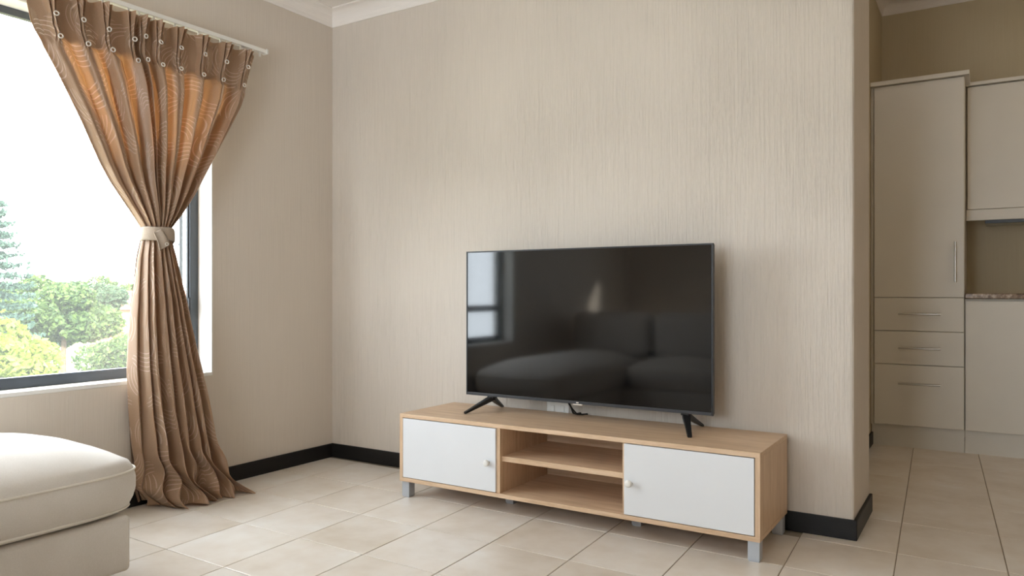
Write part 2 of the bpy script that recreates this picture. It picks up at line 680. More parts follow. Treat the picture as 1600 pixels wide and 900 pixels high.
# ceiling hatch frame in the kitchen, its corner just inside the frame
hx0, hx1, hy0, hy1 = 2.70, 3.3, 1.92, 2.525
h = thing('ceiling_hatch', 'square white framed panel on the kitchen ceiling', 'hatch', (hx0, hy0, ZCK))
obj('panel', box(hx0 + 0.03, hx1 - 0.03, hy0 + 0.03, hy1 - 0.03, ZCK - 0.010, ZCK), M['white_paint'], h)
for (a, b, c, d) in ((hx0, hx1, hy0, hy0 + 0.035), (hx0, hx1, hy1 - 0.035, hy1), (hx0, hx0 + 0.035, hy0 + 0.035, hy1 - 0.035), (hx1 - 0.035, hx1, hy0 + 0.035, hy1 - 0.035)):
    obj('frame_strip', box(a, b, c, d, ZCK - 0.028, ZCK, 0.004), M['white_paint'], h)


def baseboard(name, x0, x1, y0, y1, label, hgt=0.078):
    o = obj(name, box(x0, x1, y0, y1, 0.0, hgt, 0.003), M['baseboard'])
    struct(o, label, 'baseboard')


baseboard('baseboard_left', 0, 0.013, RY0, -0.013, 'black skirting board under the window wall')
baseboard('baseboard_back', 0, 2.793, -0.013, 0, 'black skirting board behind the television cabinet')
baseboard('baseboard_pier', 2.78, 2.793, 0.0, 0.455, 'short black skirting board on the wall end')
baseboard('baseboard_kitchen', 2.60, 2.612, 0.47, 2.06, 'black skirting board on the kitchen side wall')

# ------------------------------------------------------------------ window
win = bpy.data.objects.new('window_1', None)
C.objects.link(win)
win.location = (-0.13, -1.48, WZ0)
ORIGIN[win.as_pointer()] = Vector(win.location)
struct(win, 'wide dark grey aluminium window with blown-out daylight', 'window')
FX0, FX1 = -0.132, -0.104
fr = obj('window_frame', box(FX0, FX1, WY0 + 0.006, WY1 - 0.006, WZ0 + 0.006, WZ0 + 0.052, 0.002), M['alu'], win)
obj('frame_top', box(FX0, FX1, WY0 + 0.006, WY1 - 0.006, WZ1 - 0.036, WZ1 - 0.006, 0.002), M['alu'], win)
obj('frame_side', box(FX0, FX1, WY1 - 0.052, WY1 - 0.006, WZ0 + 0.052, WZ1 - 0.036, 0.002), M['alu'], win)
obj('frame_side', box(FX0, FX1, WY0 + 0.006, WY0 + 0.052, WZ0 + 0.052, WZ1 - 0.036, 0.002), M['alu'], win)
obj('mullion', box(FX0, FX1, -1.86, -1.81, WZ0 + 0.052, WZ1 - 0.036, 0.002), M['alu'], win)
obj('transom', box(FX0, FX1, WY0 + 0.052, -1.86, 0.80, 0.85, 0.002), M['alu'], win)
sash = obj('sash', box(-0.212, -0.205, -0.840, -0.822, WZ0 + 0.052, WZ1 - 0.036, 0.002), M['alu'], win)
obj('seal', box(-0.126, -0.112, WY1 - 0.0585, WY1 - 0.053, WZ0 + 0.052, WZ1 - 0.036), M['alu_edge'], win)
hb = box(-0.125, -0.100, WY1 - 0.068, WY1 - 0.050, 0.845, 0.925, 0.003)
tube([(-0.095, WY1 - 0.062, 0.92), (-0.088, WY1 - 0.066, 0.90), (-0.088, WY1 - 0.068, 0.85)], 0.006, bm=hb)
obj('latch', hb, M['alu_edge'], win)
# panes
obj('pane', box(-0.120, -0.116, -1.815, WY1 - 0.05, WZ0 + 0.05, WZ1 - 0.044), M['glass'], win)
obj('pane', box(-0.120, -0.116, WY0 + 0.05, -1.855, 0.848, WZ1 - 0.044), M['glass'], win)
obj('pane', box(-0.120, -0.116, WY0 + 0.05, -1.855, WZ0 + 0.05, 0.802), M['glass'], win)
# plastered reveal, white
obj('window_sill', box(-0.30, 0.002, WY0, WY1, WZ0 - 0.012, WZ0 + 0.006, 0.003), M['white_plaster'], win)
obj('reveal', box(-0.19, 0.001, WY1 - 0.006, WY1 + 0.0005, WZ0 + 0.006, WZ1), M['white_plaster'], win)
obj('reveal', box(-0.19, 0.001, WY0 - 0.0005, WY0 + 0.006, WZ0 + 0.006, WZ1), M['white_plaster'], win)
obj('reveal', box(-0.19, 0.001, WY0 + 0.006, WY1 - 0.006, WZ1 - 0.006, WZ1 + 0.0005), M['white_plaster'], win)

# glazed sliding door, added behind the camera to bring in daylight
dr = bpy.data.objects.new('added_door_1', None)
C.objects.link(dr)
dr.location = (2.75, RY0 - 0.18, 0)
ORIGIN[dr.as_pointer()] = Vector(dr.location)
struct(dr, 'glazed sliding door in dark grey aluminium, added behind the viewer for daylight', 'door')
ya, yb = RY0 - 0.21, RY0 - 0.15
obj('frame_top', box(DX0, DX1, ya, yb, DZ1 - 0.06, DZ1), M['alu'], dr)
obj('frame_bottom', box(DX0, DX1, ya, yb, 0, 0.05), M['alu'], dr)
n = 2
for k in range(n + 1):
    x = DX0 + (DX1 - DX0 - 0.06) * k / n
    obj('stile', box(x, x + 0.06, ya, yb, 0.05, DZ1 - 0.06), M['alu'], dr)
for k in range(n):
    x = DX0 + (DX1 - DX0 - 0.06) * k / n
    obj('pane', box(x + 0.06, x + (DX1 - DX0 - 0.06) / n, ya + 0.028, ya + 0.032, 0.05, DZ1 - 0.06), M['glass'], dr)

# ------------------------------------------------------------------ TV cabinet
CX0, CX1, CY0, CY1, CZ0, CZ1 = 0.899, 2.541, -0.455, -0.030, 0.074, 0.388
T = 0.018
cab = thing('tv_cabinet', 'long low light oak TV cabinet with white doors and open shelves', 'TV cabinet', (1.72, -0.24, 0))
obj('top_panel', box(CX0, CX1, CY0, CY1, CZ1 - T, CZ1, 0.0012), M['oak_x'], cab)
obj('bottom_panel', box(CX0, CX1, CY0, CY1, CZ0, CZ0 + T, 0.0012), M['oak_x'], cab)
for a in (CX0, CX1 - T):
    obj('side_panel', box(a, a + T, CY0, CY1, CZ0 + T, CZ1 - T, 0.0008), M['oak_z'], cab)
obj('divider', box(1.434, 1.434 + T, CY0 + 0.006, CY1 - 0.008, CZ0 + T, CZ1 - T, 0.0008), M['oak_z'], cab)
obj('divider', box(2.012, 2.012 + T, CY0 + 0.020, CY1 - 0.008, CZ0 + T, CZ1 - T, 0.0008), M['oak_z'], cab)
obj('back_panel', box(CX0 + T, CX1 - T, CY1 - 0.008, CY1 - 0.002, CZ0 + T, CZ1 - T), M['oak_x'], cab)
obj('shelf', box(1.434 + T, 2.012, CY0 + 0.022, CY1 - 0.008, 0.226, 0.248, 0.0012), M['oak_x'], cab)
for (x0, x1, kx) in ((0.9195, 1.4335, 1.397), (2.027, 2.5205, 2.052)):
    d = obj('door', box(x0, x1, CY0 - 0.001, CY0 + 0.016, CZ0 + T + 0.003, CZ1 - T - 0.003, 0.0012), M['door_white'], cab)
    d['label'] = 'white flat door panel'
    k = obj('knob', lathe([(0.006, 0), (0.0058, 0.010), (0.0095, 0.0115), (0.0135, 0.014), (0.0145, 0.018), (0.0135, 0.0225), (0.009, 0.0248), (0.001, 0.0253)],
                          (kx, CY0 - 0.001, 0.219), (0, -1, 0), 24), M['knob'], d, smooth=True)
LW = 0.042
for (x, y) in ((CX0 + 0.006, CY0 + 0.010), (CX1 - LW - 0.004, CY0 + 0.010), (CX0 + 0.006, CY1 - LW - 0.02), (CX1 - LW - 0.004, CY1 - LW - 0.02),
               (1.375, -0.285), (1.985, -0.285)):
    b = box(x, x + LW, y, y + LW, 0.004, CZ0, 0.002)
    box(x + 0.003, x + LW - 0.003, y + 0.003, y + LW - 0.003, 0.0, 0.004, bm=b)
    obj('leg', b, M['leg_silver'], cab)

# ------------------------------------------------------------------ television
TX0, TX1, TZ0, TZ1, TY = 1.093, 2.293, 0.460, 1.146, -0.190
tv = thing('television', 'large flat screen television with black glossy screen on splayed feet', 'television', (1.69, -0.18, CZ1))
obj('back_housing', box(TX0 + 0.002, TX1 - 0.002, TY + 0.004, TY + 0.030, TZ0 + 0.002, TZ1 - 0.002, 0.004), M['black_plastic'], tv)
obj('rear_bulge', prism([(TX0 + 0.12, TZ0 + 0.01), (TX1 - 0.12, TZ0 + 0.01), (TX1 - 0.2, TZ0 + 0.42), (TX0 + 0.2, TZ0 + 0.42)], 'y', TY + 0.030, TY + 0.075), M['black_plastic'], tv)
B = 0.006
bz = box(TX0, TX0 + B, TY - 0.004, TY + 0.012, TZ0, TZ1)
box(TX1 - B, TX1, TY - 0.004, TY + 0.012, TZ0, TZ1, bm=bz)
box(TX0 + B, TX1 - B, TY - 0.004, TY + 0.012, TZ1 - B, TZ1, bm=bz)
obj('bezel', bz, M['tv_edge'], tv)
bb = obj('bottom_bezel', box(TX0 + B, TX1 - B, TY - 0.005, TY + 0.012, TZ0, TZ0 + 0.013, 0.001), M['tv_frame'], tv)
obj('screen', box(TX0 + B, TX1 - B, TY - 0.002, TY + 0.004, TZ0 + 0.013, TZ1 - B), M['screen'], tv)
bd = box(1.672, 1.717, TY - 0.009, TY - 0.001, TZ0 - 0.004, TZ0 + 0.001, 0.0008)
box(1.686, 1.698, TY - 0.0065, TY - 0.004, TZ0 + 0.004, TZ0 + 0.009, 0.0008, bm=bd)
o = obj('badge', bd, M['ring'], bb)
o['label'] = 'small silver badge'


def foot(hx, sgn):
    """two tapering legs splayed from a hub under the set"""
    hub = Vector((hx, -0.178, TZ0 + 0.004))
    tips = (Vector((hx + sgn * 0.062, -0.315, CZ1)), Vector((hx + sgn * 0.026, -0.050, CZ1)))
    bm = box(hx - 0.017, hx + 0.017, -0.196, -0.158, TZ0 - 0.008, TZ0 + 0.004, 0.002)
    for tip in tips:
        d = (tip - hub)
        side = Vector((0, 0, 1)).cross(d).normalized()
        nb = bmesh.new()
        rows = []
        for t, wd, th in ((0.0, 0.016, 0.020), (0.5, 0.012, 0.013), (1.0, 0.009, 0.007)):
            p = hub + d * t
            zt = hub.z + (tip.z + 0.010 - hub.z) * t
            zb = hub.z - 0.024 + (tip.z - hub.z + 0.024) * t
            rows.append([nb.verts.new((q.x, q.y, z)) for q, z in ((p - side * wd, zb), (p + side * wd, zb), (p + side * wd, zt), (p - side * wd, zt))])
        for A, Bq in zip(rows[:-1], rows[1:]):
            for i in range(4):
                nb.faces.new((A[i], A[(i + 1) % 4], Bq[(i + 1) % 4], Bq[i]))
        nb.faces.new(rows[0])
        nb.faces.new(rows[-1])
        bmesh.ops.recalc_face_normals(nb, faces=nb.faces)
        bmesh.ops.bevel(nb, geom=list(nb.edges), offset=0.002, segments=2, affect='EDGES')
        join(bm, nb)
    for v in bm.verts:
        v.co.z = max(v.co.z, CZ1 + 0.0003)
    return bm


obj('foot', foot(1.232, -1), M['black_plastic'], tv)
obj('foot', foot(2.178, 1), M['black_plastic'], tv)
obj('cable', tube([(1.606, -0.13, 0.475), (1.609, -0.12, 0.452), (1.613, -0.10, 0.425), (1.614, -0.085, 0.400), (1.616, -0.060, 0.393), (1.62, -0.025, 0.392), (1.622, -0.016, 0.37), (1.622, -0.016, 0.20)], 0.0045), M['cable'], tv, smooth=True)
obj('cable', tube([(1.606, -0.135, 0.475), (1.612, -0.125, 0.448), (1.622, -0.105, 0.420), (1.634, -0.085, 0.396), (1.645, -0.055, 0.392), (1.655, -0.025, 0.391), (1.657, -0.016, 0.37), (1.657, -0.016, 0.20)], 0.0035), M['cable'], tv, smooth=True)

# wall socket behind the set
ws = thing('wall_socket', 'white rounded wall socket plate low behind the television', 'socket', (1.49, 0, 0.38))
obj('plate', box(1.432, 1.552, -0.010, -0.0005, 0.33, 0.436, 0.006, seg=3), M['white_paint'], ws)
obj('rocker', box(1.452, 1.476, -0.014, -0.009, 0.385, 0.415, 0.003), M['white_paint'], ws)
obj('rocker', box(1.506, 1.530, -0.014, -0.009, 0.385, 0.415, 0.003), M['white_paint'], ws)

# ------------------------------------------------------------------ kitchen
KF = 2.02                 # plane of the cabinet fronts
KB = RY1 - 0.002
PZ = 0.138                # plinth top


def bar_handle(a, b, parent):
    """bar on two posts; a, b = end points on the door face"""
    a, b = Vector(a), Vector(b)
    d = b - a
    off = Vector((0, -0.028, 0))
    bm = tube([a + off, b + off], 0.006, n=12)
    for t in (0.14, 0.86):
        p = a + d * t
        tube([p + Vector((0, 0.001, 0)), p + off], 0.0045, bm=bm)
    o = obj('handle', bm, M['steel'], parent)
    o['label'] = 'slim steel bar handle'
    return o


tall = thing('tall_cabinet', 'tall cream kitchen cabinet with one long door above three drawers', 'cabinet', (2.86, 2.3, 0))
obj('body', box(2.604, 3.103, KF + 0.020, KB, PZ, 2.225), M['kitchen_side'], tall)
obj('filler_strip', box(2.602, 2.617, KF + 0.012, KF + 0.040, PZ - 0.006, 2.225), M['kitchen_side'], tall)
d = obj('door', box(2.622, 3.101, KF, KF + 0.018, 0.921, 2.222, 0.0015), M['kitchen'], tall)
bar_handle((3.057, KF, 1.249), (3.057, KF, 1.011), d)
for z0, z1, hz in ((0.717, 0.917, 0.820), (0.512, 0.713, 0.613), (PZ + 0.002, 0.508, 0.396)):
    d = obj('drawer', box(2.622, 3.101, KF, KF + 0.018, z0, z1, 0.0015), M['kitchen'], tall)
    bar_handle((2.757, KF, hz), (2.981, KF, hz), d)
obj('cornice', box(2.602, 3.128, KF - 0.024, KB, 2.226, 2.252, 0.002), M['kitchen'], tall)
obj('plinth', box(2.604, 3.103, 2.060, 2.078, 0.0, PZ), M['kitchen'], tall)

base = thing('base_cabinet', 'low cream kitchen cabinet with plain doors under the granite worktop', 'cabinet', (3.9, 2.3, 0))
obj('body', box(3.105, 4.72, KF + 0.020, KB, PZ, 0.912), M['kitchen_side'], base)
for x0, x1 in ((3.109, 3.64), (3.644, 4.18), (4.184, 4.72)):
    obj('door', box(x0, x1, KF, KF + 0.018, PZ + 0.002, 0.900, 0.0015), M['kitchen'], base)
obj('plinth', box(3.105, 4.72, 2.060, 2.078, 0.0, PZ), M['kitchen'], base)
tag(obj('worktop', box(3.106, 4.74, KF - 0.010, KB, 0.914, 0.944, 0.004), M['granite']), 'brown mottled granite kitchen worktop with pale flecks', 'worktop')

wc = thing('wall_cabinet', 'cream kitchen wall cabinet mounted high beside the tall cabinet', 'cabinet', (3.9, 2.45, 1.39))
obj('body', box(3.106, 4.72, 2.320, KB, 1.42, 2.222), M['kitchen_side'], wc)
for x0, x1 in ((3.114, 3.64), (3.644, 4.18), (4.184, 4.72)):
    obj('door', box(x0, x1, 2.300, 2.318, 1.462, 2.218, 0.0015), M['kitchen'], wc)
obj('pelmet', box(3.106, 4.72, 2.286, 2.306, 1.392, 1.458, 0.002), M['kitchen'], wc)
obj('cornice', box(3.106, 4.74, 2.278, KB, 2.223, 2.244, 0.002), M['kitchen'], wc)
hd = thing('extractor_hood', 'slim grey metal extractor under the kitchen wall cabinet', 'extractor', (3.5, 2.45, 1.37))
hbm = box(3.21, 3.80, 2.315, 2.60, 1.376, 1.418, 0.003)
obj('casing', hbm, M['steel'], hd)
obj('front_strip', box(3.205, 3.805, 2.307, 2.3145, 1.372, 1.398, 0.002), M['alu'], hd)

lamp = thing('added_ceiling_lamp', 'round white ceiling lamp added out of view to brighten the kitchen', 'lamp', (4.0, 1.1, ZCK))  # unseen fixture, added to lift the dark kitchen
obj('rim', lathe([(0.17, 0), (0.17, 0.035), (0.16, 0.045), (0.15, 0.045)], (4.0, 1.1, ZCK), (0, 0, -1), 32), M['white_paint'], lamp, smooth=True)
em = NT('added_lamp_diffuser')
e_ = em.n('ShaderNodeEmission')
e_.inputs[0].default_value = (1.0, 0.82, 0.60, 1)
e_.inputs[1].default_value = 21.0
em.done(e_.outputs[0])
obj('diffuser', lathe([(0.15, 0.045), (0.13, 0.062), (0.08, 0.075), (0.001, 0.080)], (4.0, 1.1, ZCK), (0, 0, -1), 32), em.m, lamp, smooth=True)

# ------------------------------------------------------------------ sofa
SX0, SX1, SY1, SY0 = 0.06, 0.812, -1.703, -3.55
sofa = thing('chaise_sofa', 'oatmeal fabric chaise sofa with a plump piped cushion by the window', 'sofa', (0.44, -2.6, 0))


def rbox(x0, x1, y0, y1, z0, z1, r):
    return box(x0, x1, y0, y1, z0, z1, r, seg=5)


obj('chaise_base', rbox(SX0 + 0.02, SX1, SY0, SY1, 0.030, 0.214, 0.016), M['sofa'], sofa, smooth=True)
for (x, y) in ((SX1 - 0.075, SY1 - 0.075), (SX0 + 0.08, SY1 - 0.075), (SX1 - 0.075, SY0 + 0.07), (SX0 + 0.08, SY0 + 0.07)):
    obj('foot', box(x - 0.025, x + 0.025, y - 0.025, y + 0.025, 0, 0.031, 0.003), M['foot'], sofa)


def cushion(x0, x1, y0, y1, zb, zs_low, zs, crown, name, parent):
    """boxed cushion: domed top, upright border between two piped seams"""
    cx, cy, hx, hy = (x0 + x1) / 2, (y0 + y1) / 2, (x1 - x0) / 2, (y1 - y0) / 2
    N = 160
    th = np.linspace(0, 2 * np.pi, N, endpoint=False)
    e = 0.25
    ox = np.sign(np.cos(th)) * np.abs(np.cos(th)) ** e
    oy = np.sign(np.sin(th)) * np.abs(np.sin(th)) ** e
    cr = 0.05
    rows = []
    # underside, border, dome
    prof = [(0.0, zb - 0.012, 0), (0.5, zb - 0.012, 0), (0.86, zb - 0.006, 0), (0.925, zb + 0.002, 0), (0.958, zs_low, 0), (0.990, zs_low + (zs - zs_low) * 0.25, 0), (1.006, zs_low + (zs - zs_low) * 0.5, 0), (1.006, zs_low + (zs - zs_low) * 0.78, 0), (0.994, zs, 0)]
    for f, z, _ in prof:
        inset = (1 - f) * 0.38
        rows.append(np.stack([cx + ox * (hx - inset), cy + oy * (hy - inset), np.full(N, z)], 1) if f > 0 else np.stack([cx + ox * 0.001, cy + oy * 0.001, np.full(N, z)], 1))
    for q in np.linspace(0.02, 1.0, 26):
        # q: 0 at seam, 1 at centre
        k = 1 - q
        X = cx + ox * (hx - 0.0023) * k
        Y = cy + oy * (hy - 0.0023) * k
        dx = np.clip((hx - np.abs(X - cx)) / hx, 0, 1)
        dy = np.clip((hy - np.abs(Y - cy)) / hx, 0, 1)
        d = np.minimum(dx, dy)
        sx = 1 - (1 - np.clip(dx, 0, 1)) ** 2.3
        sy = 1 - (1 - np.clip(dy, 0, 1)) ** 2.3
        rows.append(np.stack([X, Y, zs + crown * (sx * sy) ** 0.6], 1))
    o = grid_mesh(name, np.array(rows), M['sofa'], parent, loop_u=True)
    for z, f in ((zs_low, 0.958), (zs, 0.994)):
        inset = (1 - f) * 0.38 - 0.001
        ring = [(cx + a * (hx - inset), cy + b * (hy - inset), z) for a, b in zip(ox, oy)]
        obj('piping', tube(ring, 0.0042, closed=True, n=6), M['sofa_piping'], o, smooth=True)
    return o


cushion(SX0 + 0.005, 0.842, -3.20, -1.645, 0.222, 0.236, 0.358, 0.120, 'seat_cushion', sofa)
obj('main_base', rbox(SX1 + 0.004, 2.45, SY0, -2.62, 0.030, 0.214, 0.016), M['sofa'], sofa, smooth=True)
cushion(0.845, 1.64, -3.20, -2.60, 0.222, 0.236, 0.360, 0.10, 'seat_cushion', sofa)
cushion(1.65, 2.44, -3.20, -2.60, 0.222, 0.236, 0.360, 0.10, 'seat_cushion', sofa)
obj('backrest', rbox(SX0 + 0.02, 2.45, SY0 - 0.02, SY0 + 0.18, 0.215, 0.70, 0.05), M['sofa'], sofa, smooth=True)
for x0, x1 in ((0.09, 0.82), (0.85, 1.63), (1.65, 2.43)):
    obj('back_cushion', rbox(x0, x1, SY0 + 0.19, SY0 + 0.36, 0.40, 0.78, 0.07), M['sofa'], sofa, smooth=True)

# ------------------------------------------------------------------ curtain
def itp(z, tab):
    t = sorted(tab)
    return np.interp(z, [a for a, _ in t], [b for _, b in t])


LEFT = [(2.165, -1.688), (2.075, -1.677), (2.006, -1.661), (1.92, -1.622), (1.842, -1.574), (1.759, -1.527), (1.657, -1.471), (1.501, -1.395), (1.42, -1.346), (1.329, -1.276),
        (1.231, -1.197), (1.202, -1.199), (1.109, -1.221), (0.969, -1.238), (0.831, -1.253), (0.624, -1.261), (0.424, -1.253), (0.239, -1.240), (0.085, -1.225), (0.0, -1.20)]
RIGHT = [(2.165, -0.605), (2.151, -0.610), (1.986, -0.653), (1.868, -0.699), (1.735, -0.770), (1.582, -0.853), (1.403, -0.956), (1.314, -1.019), (1.236, -1.080), (1.200, -1.076),
         (1.179, -1.070), (1.084, -1.048), (0.947, -1.019), (0.823, -0.995), (0.648, -0.955), (0.424, -0.900), (0.24, -0.868), (0.10, -0.815), (0.0, -0.765)]
RING1 = [-1.598, -1.485, -1.385, -1.272, -1.222, -1.153, -1.051, -0.929, -0.809, -0.691]
RZ1 = [2.044, 2.053, 2.043, 2.036, 2.062, 2.055, 2.060, 2.061, 2.058, 2.064]
RING2 = [-1.580, -1.477, -1.375, -1.291, -1.224, -1.157, -1.065, -0.939, -0.814, -0.696]
RZ2 = [1.964, 1.961, 1.962, 1.946, 1.963, 1.957, 1.965, 1.965, 1.969, 1.968]
ZTOP = 2.158
yl1, yr1 = itp(2.055, LEFT), itp(2.055, RIGHT)
SK = np.array([(y - yl1) / (yr1 - yl1) for y in RING1])
LOWK = np.array([0.03, 0.15, 0.23, 0.41, 0.51, 0.67, 0.76, 0.93])        # folds below the tie
ph = rng.uniform(0, 6.28, 12)


def sstep(x, a, b):
    t = np.clip((x - a) / (b - a), 0, 1)
    return t * t * (3 - 2 * t)


def ridge(s, centres, sharp):
    """1 on each fold crest, 0 in the troughs between"""
    c = np.concatenate([[2 * centres[0] - centres[1]], centres, [2 * centres[-1] - centres[-2]]])
    i = np.clip(np.searchsorted(c, s) - 1, 0, len(c) - 2)
    t = (s - c[i]) / (c[i + 1] - c[i])
    v = 0.5 + 0.5 * np.cos(2 * np.pi * t)
    return v ** sharp


def curtain_point(s, z):
    """s 0..1 across, z height -> world x, y"""
    yl, yr = itp(z, LEFT), itp(z, RIGHT)
    wd = yr - yl
    up = sstep(z, 1.18, 1.24)                  # 1 above the tie
    head = sstep(z, 1.93, 1.985)               # 1 in the pleated heading
    low = 1 - sstep(z, 0.02, 0.32)
    sw = s + 0.010 * np.sin(9 * s + ph[0] + 2.2 * z) * (1 - head)
    # folds hanging from the pleats
    f_up = ridge(sw, SK, 1.25) + 0.24 * (0.5 + 0.5 * np.cos(2 * np.pi * 17 * sw + ph[1] + 1.5 * z)) + 0.08 * np.cos(2 * np.pi * 31 * sw + ph[2])
    f_lo = ridge(sw + 0.015 * np.sin(5 * z + ph[3]), LOWK, 0.9) + 0.16 * (0.5 + 0.5 * np.cos(2 * np.pi * 12 * sw + ph[4] + 2.0 * z)) + 0.04 * np.cos(2 * np.pi * 23 * sw + ph[5])
    a_up = np.interp(z, [1.20, 1.30, 1.55, 1.85, 2.2], [0.018, 0.034, 0.054, 0.058, 0.040])
    a_lo = np.interp(z, [0.0, 0.15, 0.5, 0.9, 1.12, 1.21], [0.075, 0.078, 0.072, 0.056, 0.034, 0.018])
    soft = up * a_up * f_up * (0.30 + 0.70 * sstep(s, 0.0, 0.26)) + (1 - up) * a_lo * f_lo * (0.30 + 0.70 * sstep(s, 0.0, 0.24))
    # pinch pleats: three slim fingers gathered at each ring
    pin = np.zeros_like(s)
    for k in range(10):
        dist = (s - SK[k]) * (yr1 - yl1)
        zr1, zr2 = RZ1[k], RZ2[k]
        hw = np.interp(z, [zr2 - 0.05, zr2, (zr1 + zr2) / 2, zr1, ZTOP], [0.024, 0.014, 0.018, 0.013, 0.036])
        u = dist / hw
        body = np.clip(1 - u * u, 0, 1)
        fing = 0.62 + 0.38 * np.cos(2 * np.pi * 1.5 * u)
        dep = np.interp(z, [zr2 - 0.02, zr1, ZTOP], [0.036, 0.038, 0.050])
        pin = np.maximum(pin, dep * np.sqrt(body) * fing)
    # taut cloth between the rings dishes backward
    between = 0.010 * ridge(s, SK, 1.0) + 0.004 * np.cos(31 * s + 14 * z)
    x = head * (pin + between) + (1 - head) * soft
    # the gathered bundle is round
    rnd = np.sqrt(np.clip(1 - (2 * s - 1) ** 2, 0, 1))
    env = np.interp(z, [0.0, 0.4, 0.9, 1.20, 1.35, 1.7, 2.0], [0.045, 0.050, 0.050, 0.040, 0.035, 0.012, 0.0])
    x0 = np.interp(z, [0.0, 0.5, 1.2, 2.16], [0.030, 0.035, 0.050, 0.070])
    x = x + env * rnd + x0
    # the hem spreads over the floor toward the room
    spread = np.interp(z, [0.0, 0.03, 0.10, 0.22, 0.42, 0.7], [0.150, 0.125, 0.080, 0.040, 0.014, 0.0])
    x = x + spread * (0.10 + 0.90 * sstep(s, 0.0, 0.30)) * (0.86 + 0.14 * np.sin(7 * s + 1.0))
    x = x + low * 0.018 * np.sin(26 * s + 34 * z) * np.sin(11 * s + 9 * z + 1.3)
    y = yl + wd * s
    # sideways lean of the folds makes them roll over
    y = y + (1 - head) * 0.10 * wd / 10 * np.sin(2 * np.pi * 10 * s + 0.7) * up
    y = y + low * 0.022 * np.sin(15 * s + 30 * z + 0.6)
    return x, y


NC, NR = 760, 250
zr = np.concatenate([np.linspace(ZTOP, 1.93, 60, endpoint=False), np.linspace(1.93, 1.15, 80, endpoint=False), np.linspace(1.15, 0.30, 50, endpoint=False), np.linspace(0.30, 0.004, 60)])
sc = np.linspace(0, 1, NC)
SS, ZZ = np.meshgrid(sc, zr)
X, Y = curtain_point(SS, ZZ)
# heading edge sags a little between the hooks
topw = sstep(ZZ, 2.02, ZTOP)
Zc = ZZ - topw * 0.010 * (1 - ridge(SS, SK, 0.6)) + (1 - sstep(ZZ, 0.0, 0.05)) * 0.004 * (1 + np.sin(40 * SS))
cur = thing('curtain', 'brown patterned satin curtain with pinch pleats, gathered at the waist, trailing on tiles', 'curtain', (0.10, -1.12, 0.0))
P = np.stack([X, Y, Zc], 2)
# arc-length-like cloth coordinates for the woven pattern
seg = np.sqrt(((P[:, 1:] - P[:, :-1]) ** 2).sum(2))
U = np.concatenate([np.zeros((len(zr), 1)), np.cumsum(seg, 1)], 1)
U = U[40][None, :] * np.ones_like(U)
UV = np.stack([U, ZZ * 1.0], 2)
drape = grid_mesh('drape', P, M['curtain'], cur, UV)
sm = drape.modifiers.new('thickness', 'SOLIDIFY')
sm.thickness = 0.0012
# stiff heading tape sewn behind the pleats
zs_ = np.linspace(ZTOP - 0.012, 1.962, 14)
ss_ = np.linspace(0.004, 0.996, 200)
S2, Z2 = np.meshgrid(ss_, zs_)
X2, Y2 = curtain_point(S2, Z2)
tape = grid_mesh('heading_tape', np.stack([X2 * 0 + 0.066, Y2, Z2], 2), M['curtain_dense'], cur, np.stack([S2 * 2, Z2], 2))
# the inner layers of the gathered cloth
ss_ = np.linspace(0.0, 1.0, 240)
T2, S2 = np.meshgrid(np.linspace(0, 1, 100), ss_, indexing='ij')
zt_ = 1.56 + 0.12 * np.cos(2 * np.pi * 7 * S2 + 1.0) * np.sin(5 * S2 + 0.6) + 0.22 * np.abs(2 * S2 - 1) ** 2
Z2 = zt_ + (0.02 - zt_) * T2
yl, yr = itp(Z2, LEFT), itp(Z2, RIGHT)
mg = 0.012
Y2 = yl + (yr - yl) * (mg + (1 - 2 * mg) * S2)
X2 = np.interp(Z2, [0, 0.5, 1.2, 1.5], [0.020, 0.026, 0.040, 0.052]) + 0.008 * np.cos(2 * np.pi * 9 * S2)
grid_mesh('inner_layer', np.stack([X2, Y2, Z2], 2), M['curtain_dense'], cur, np.stack([S2, Z2], 2))


# layers of cloth folded together behind each pleat
for k in range(10):
    S2, Z2 = np.meshgrid(np.linspace(max(0.002, SK[k] - 0.015), min(0.998, SK[k] + 0.015), 24), np.linspace(2.0, 1.42, 60))
    wv = 0.006 * np.sin(9 * Z2 + k)
    X2, Y2 = curtain_point(np.clip(S2 + wv, 0, 1), Z2)
    grid_mesh('inner_fold', np.stack([X2 - 0.006, Y2, Z2], 2), M['curtain_dense'], cur, np.stack([S2 * 2, Z2], 2))
# turned side hems, a second thickness of cloth down both edges
for s0, s1 in ((0.0015, 0.085), (0.915, 0.9985)):
    S2, Z2 = np.meshgrid(np.linspace(s0, s1, 40), np.linspace(ZTOP - 0.012, 0.03, 160))
    X2, Y2 = curtain_point(S2, Z2)
    grid_mesh('side_hem', np.stack([X2 - 0.004, Y2, Z2], 2), M['curtain_dense'], cur, np.stack([S2 * 2, Z2], 2))


def torus(c, R, r, axis=(1, 0, 0), n=18, m=8):
    ax = Vector(axis).normalized()
    u = ax.orthogonal().normalized()
    v = ax.cross(u)
    return tube([Vector(c) + (u * math.cos(q) + v * math.sin(q)) * R for q in [2 * math.pi * k / n for k in range(n)]], r, closed=True, n=m)


for ys, zs_ in ((RING1, RZ1), (RING2, RZ2)):
    for k in range(10):
        s_ = np.array([SK[k]])
        x_, y_ = curtain_point(s_, np.array([zs_[k]]))
        o = obj('ring', torus((x_[0] + 0.009, y_[0] + random.uniform(-0.003, 0.003), zs_[k]), 0.0082, 0.0027, (1, random.uniform(-0.4, 0.3), random.uniform(-0.3, 0.3))), M['ring'], cur, smooth=True)
        o['label'] = 'small pale metal ring on the pleat'

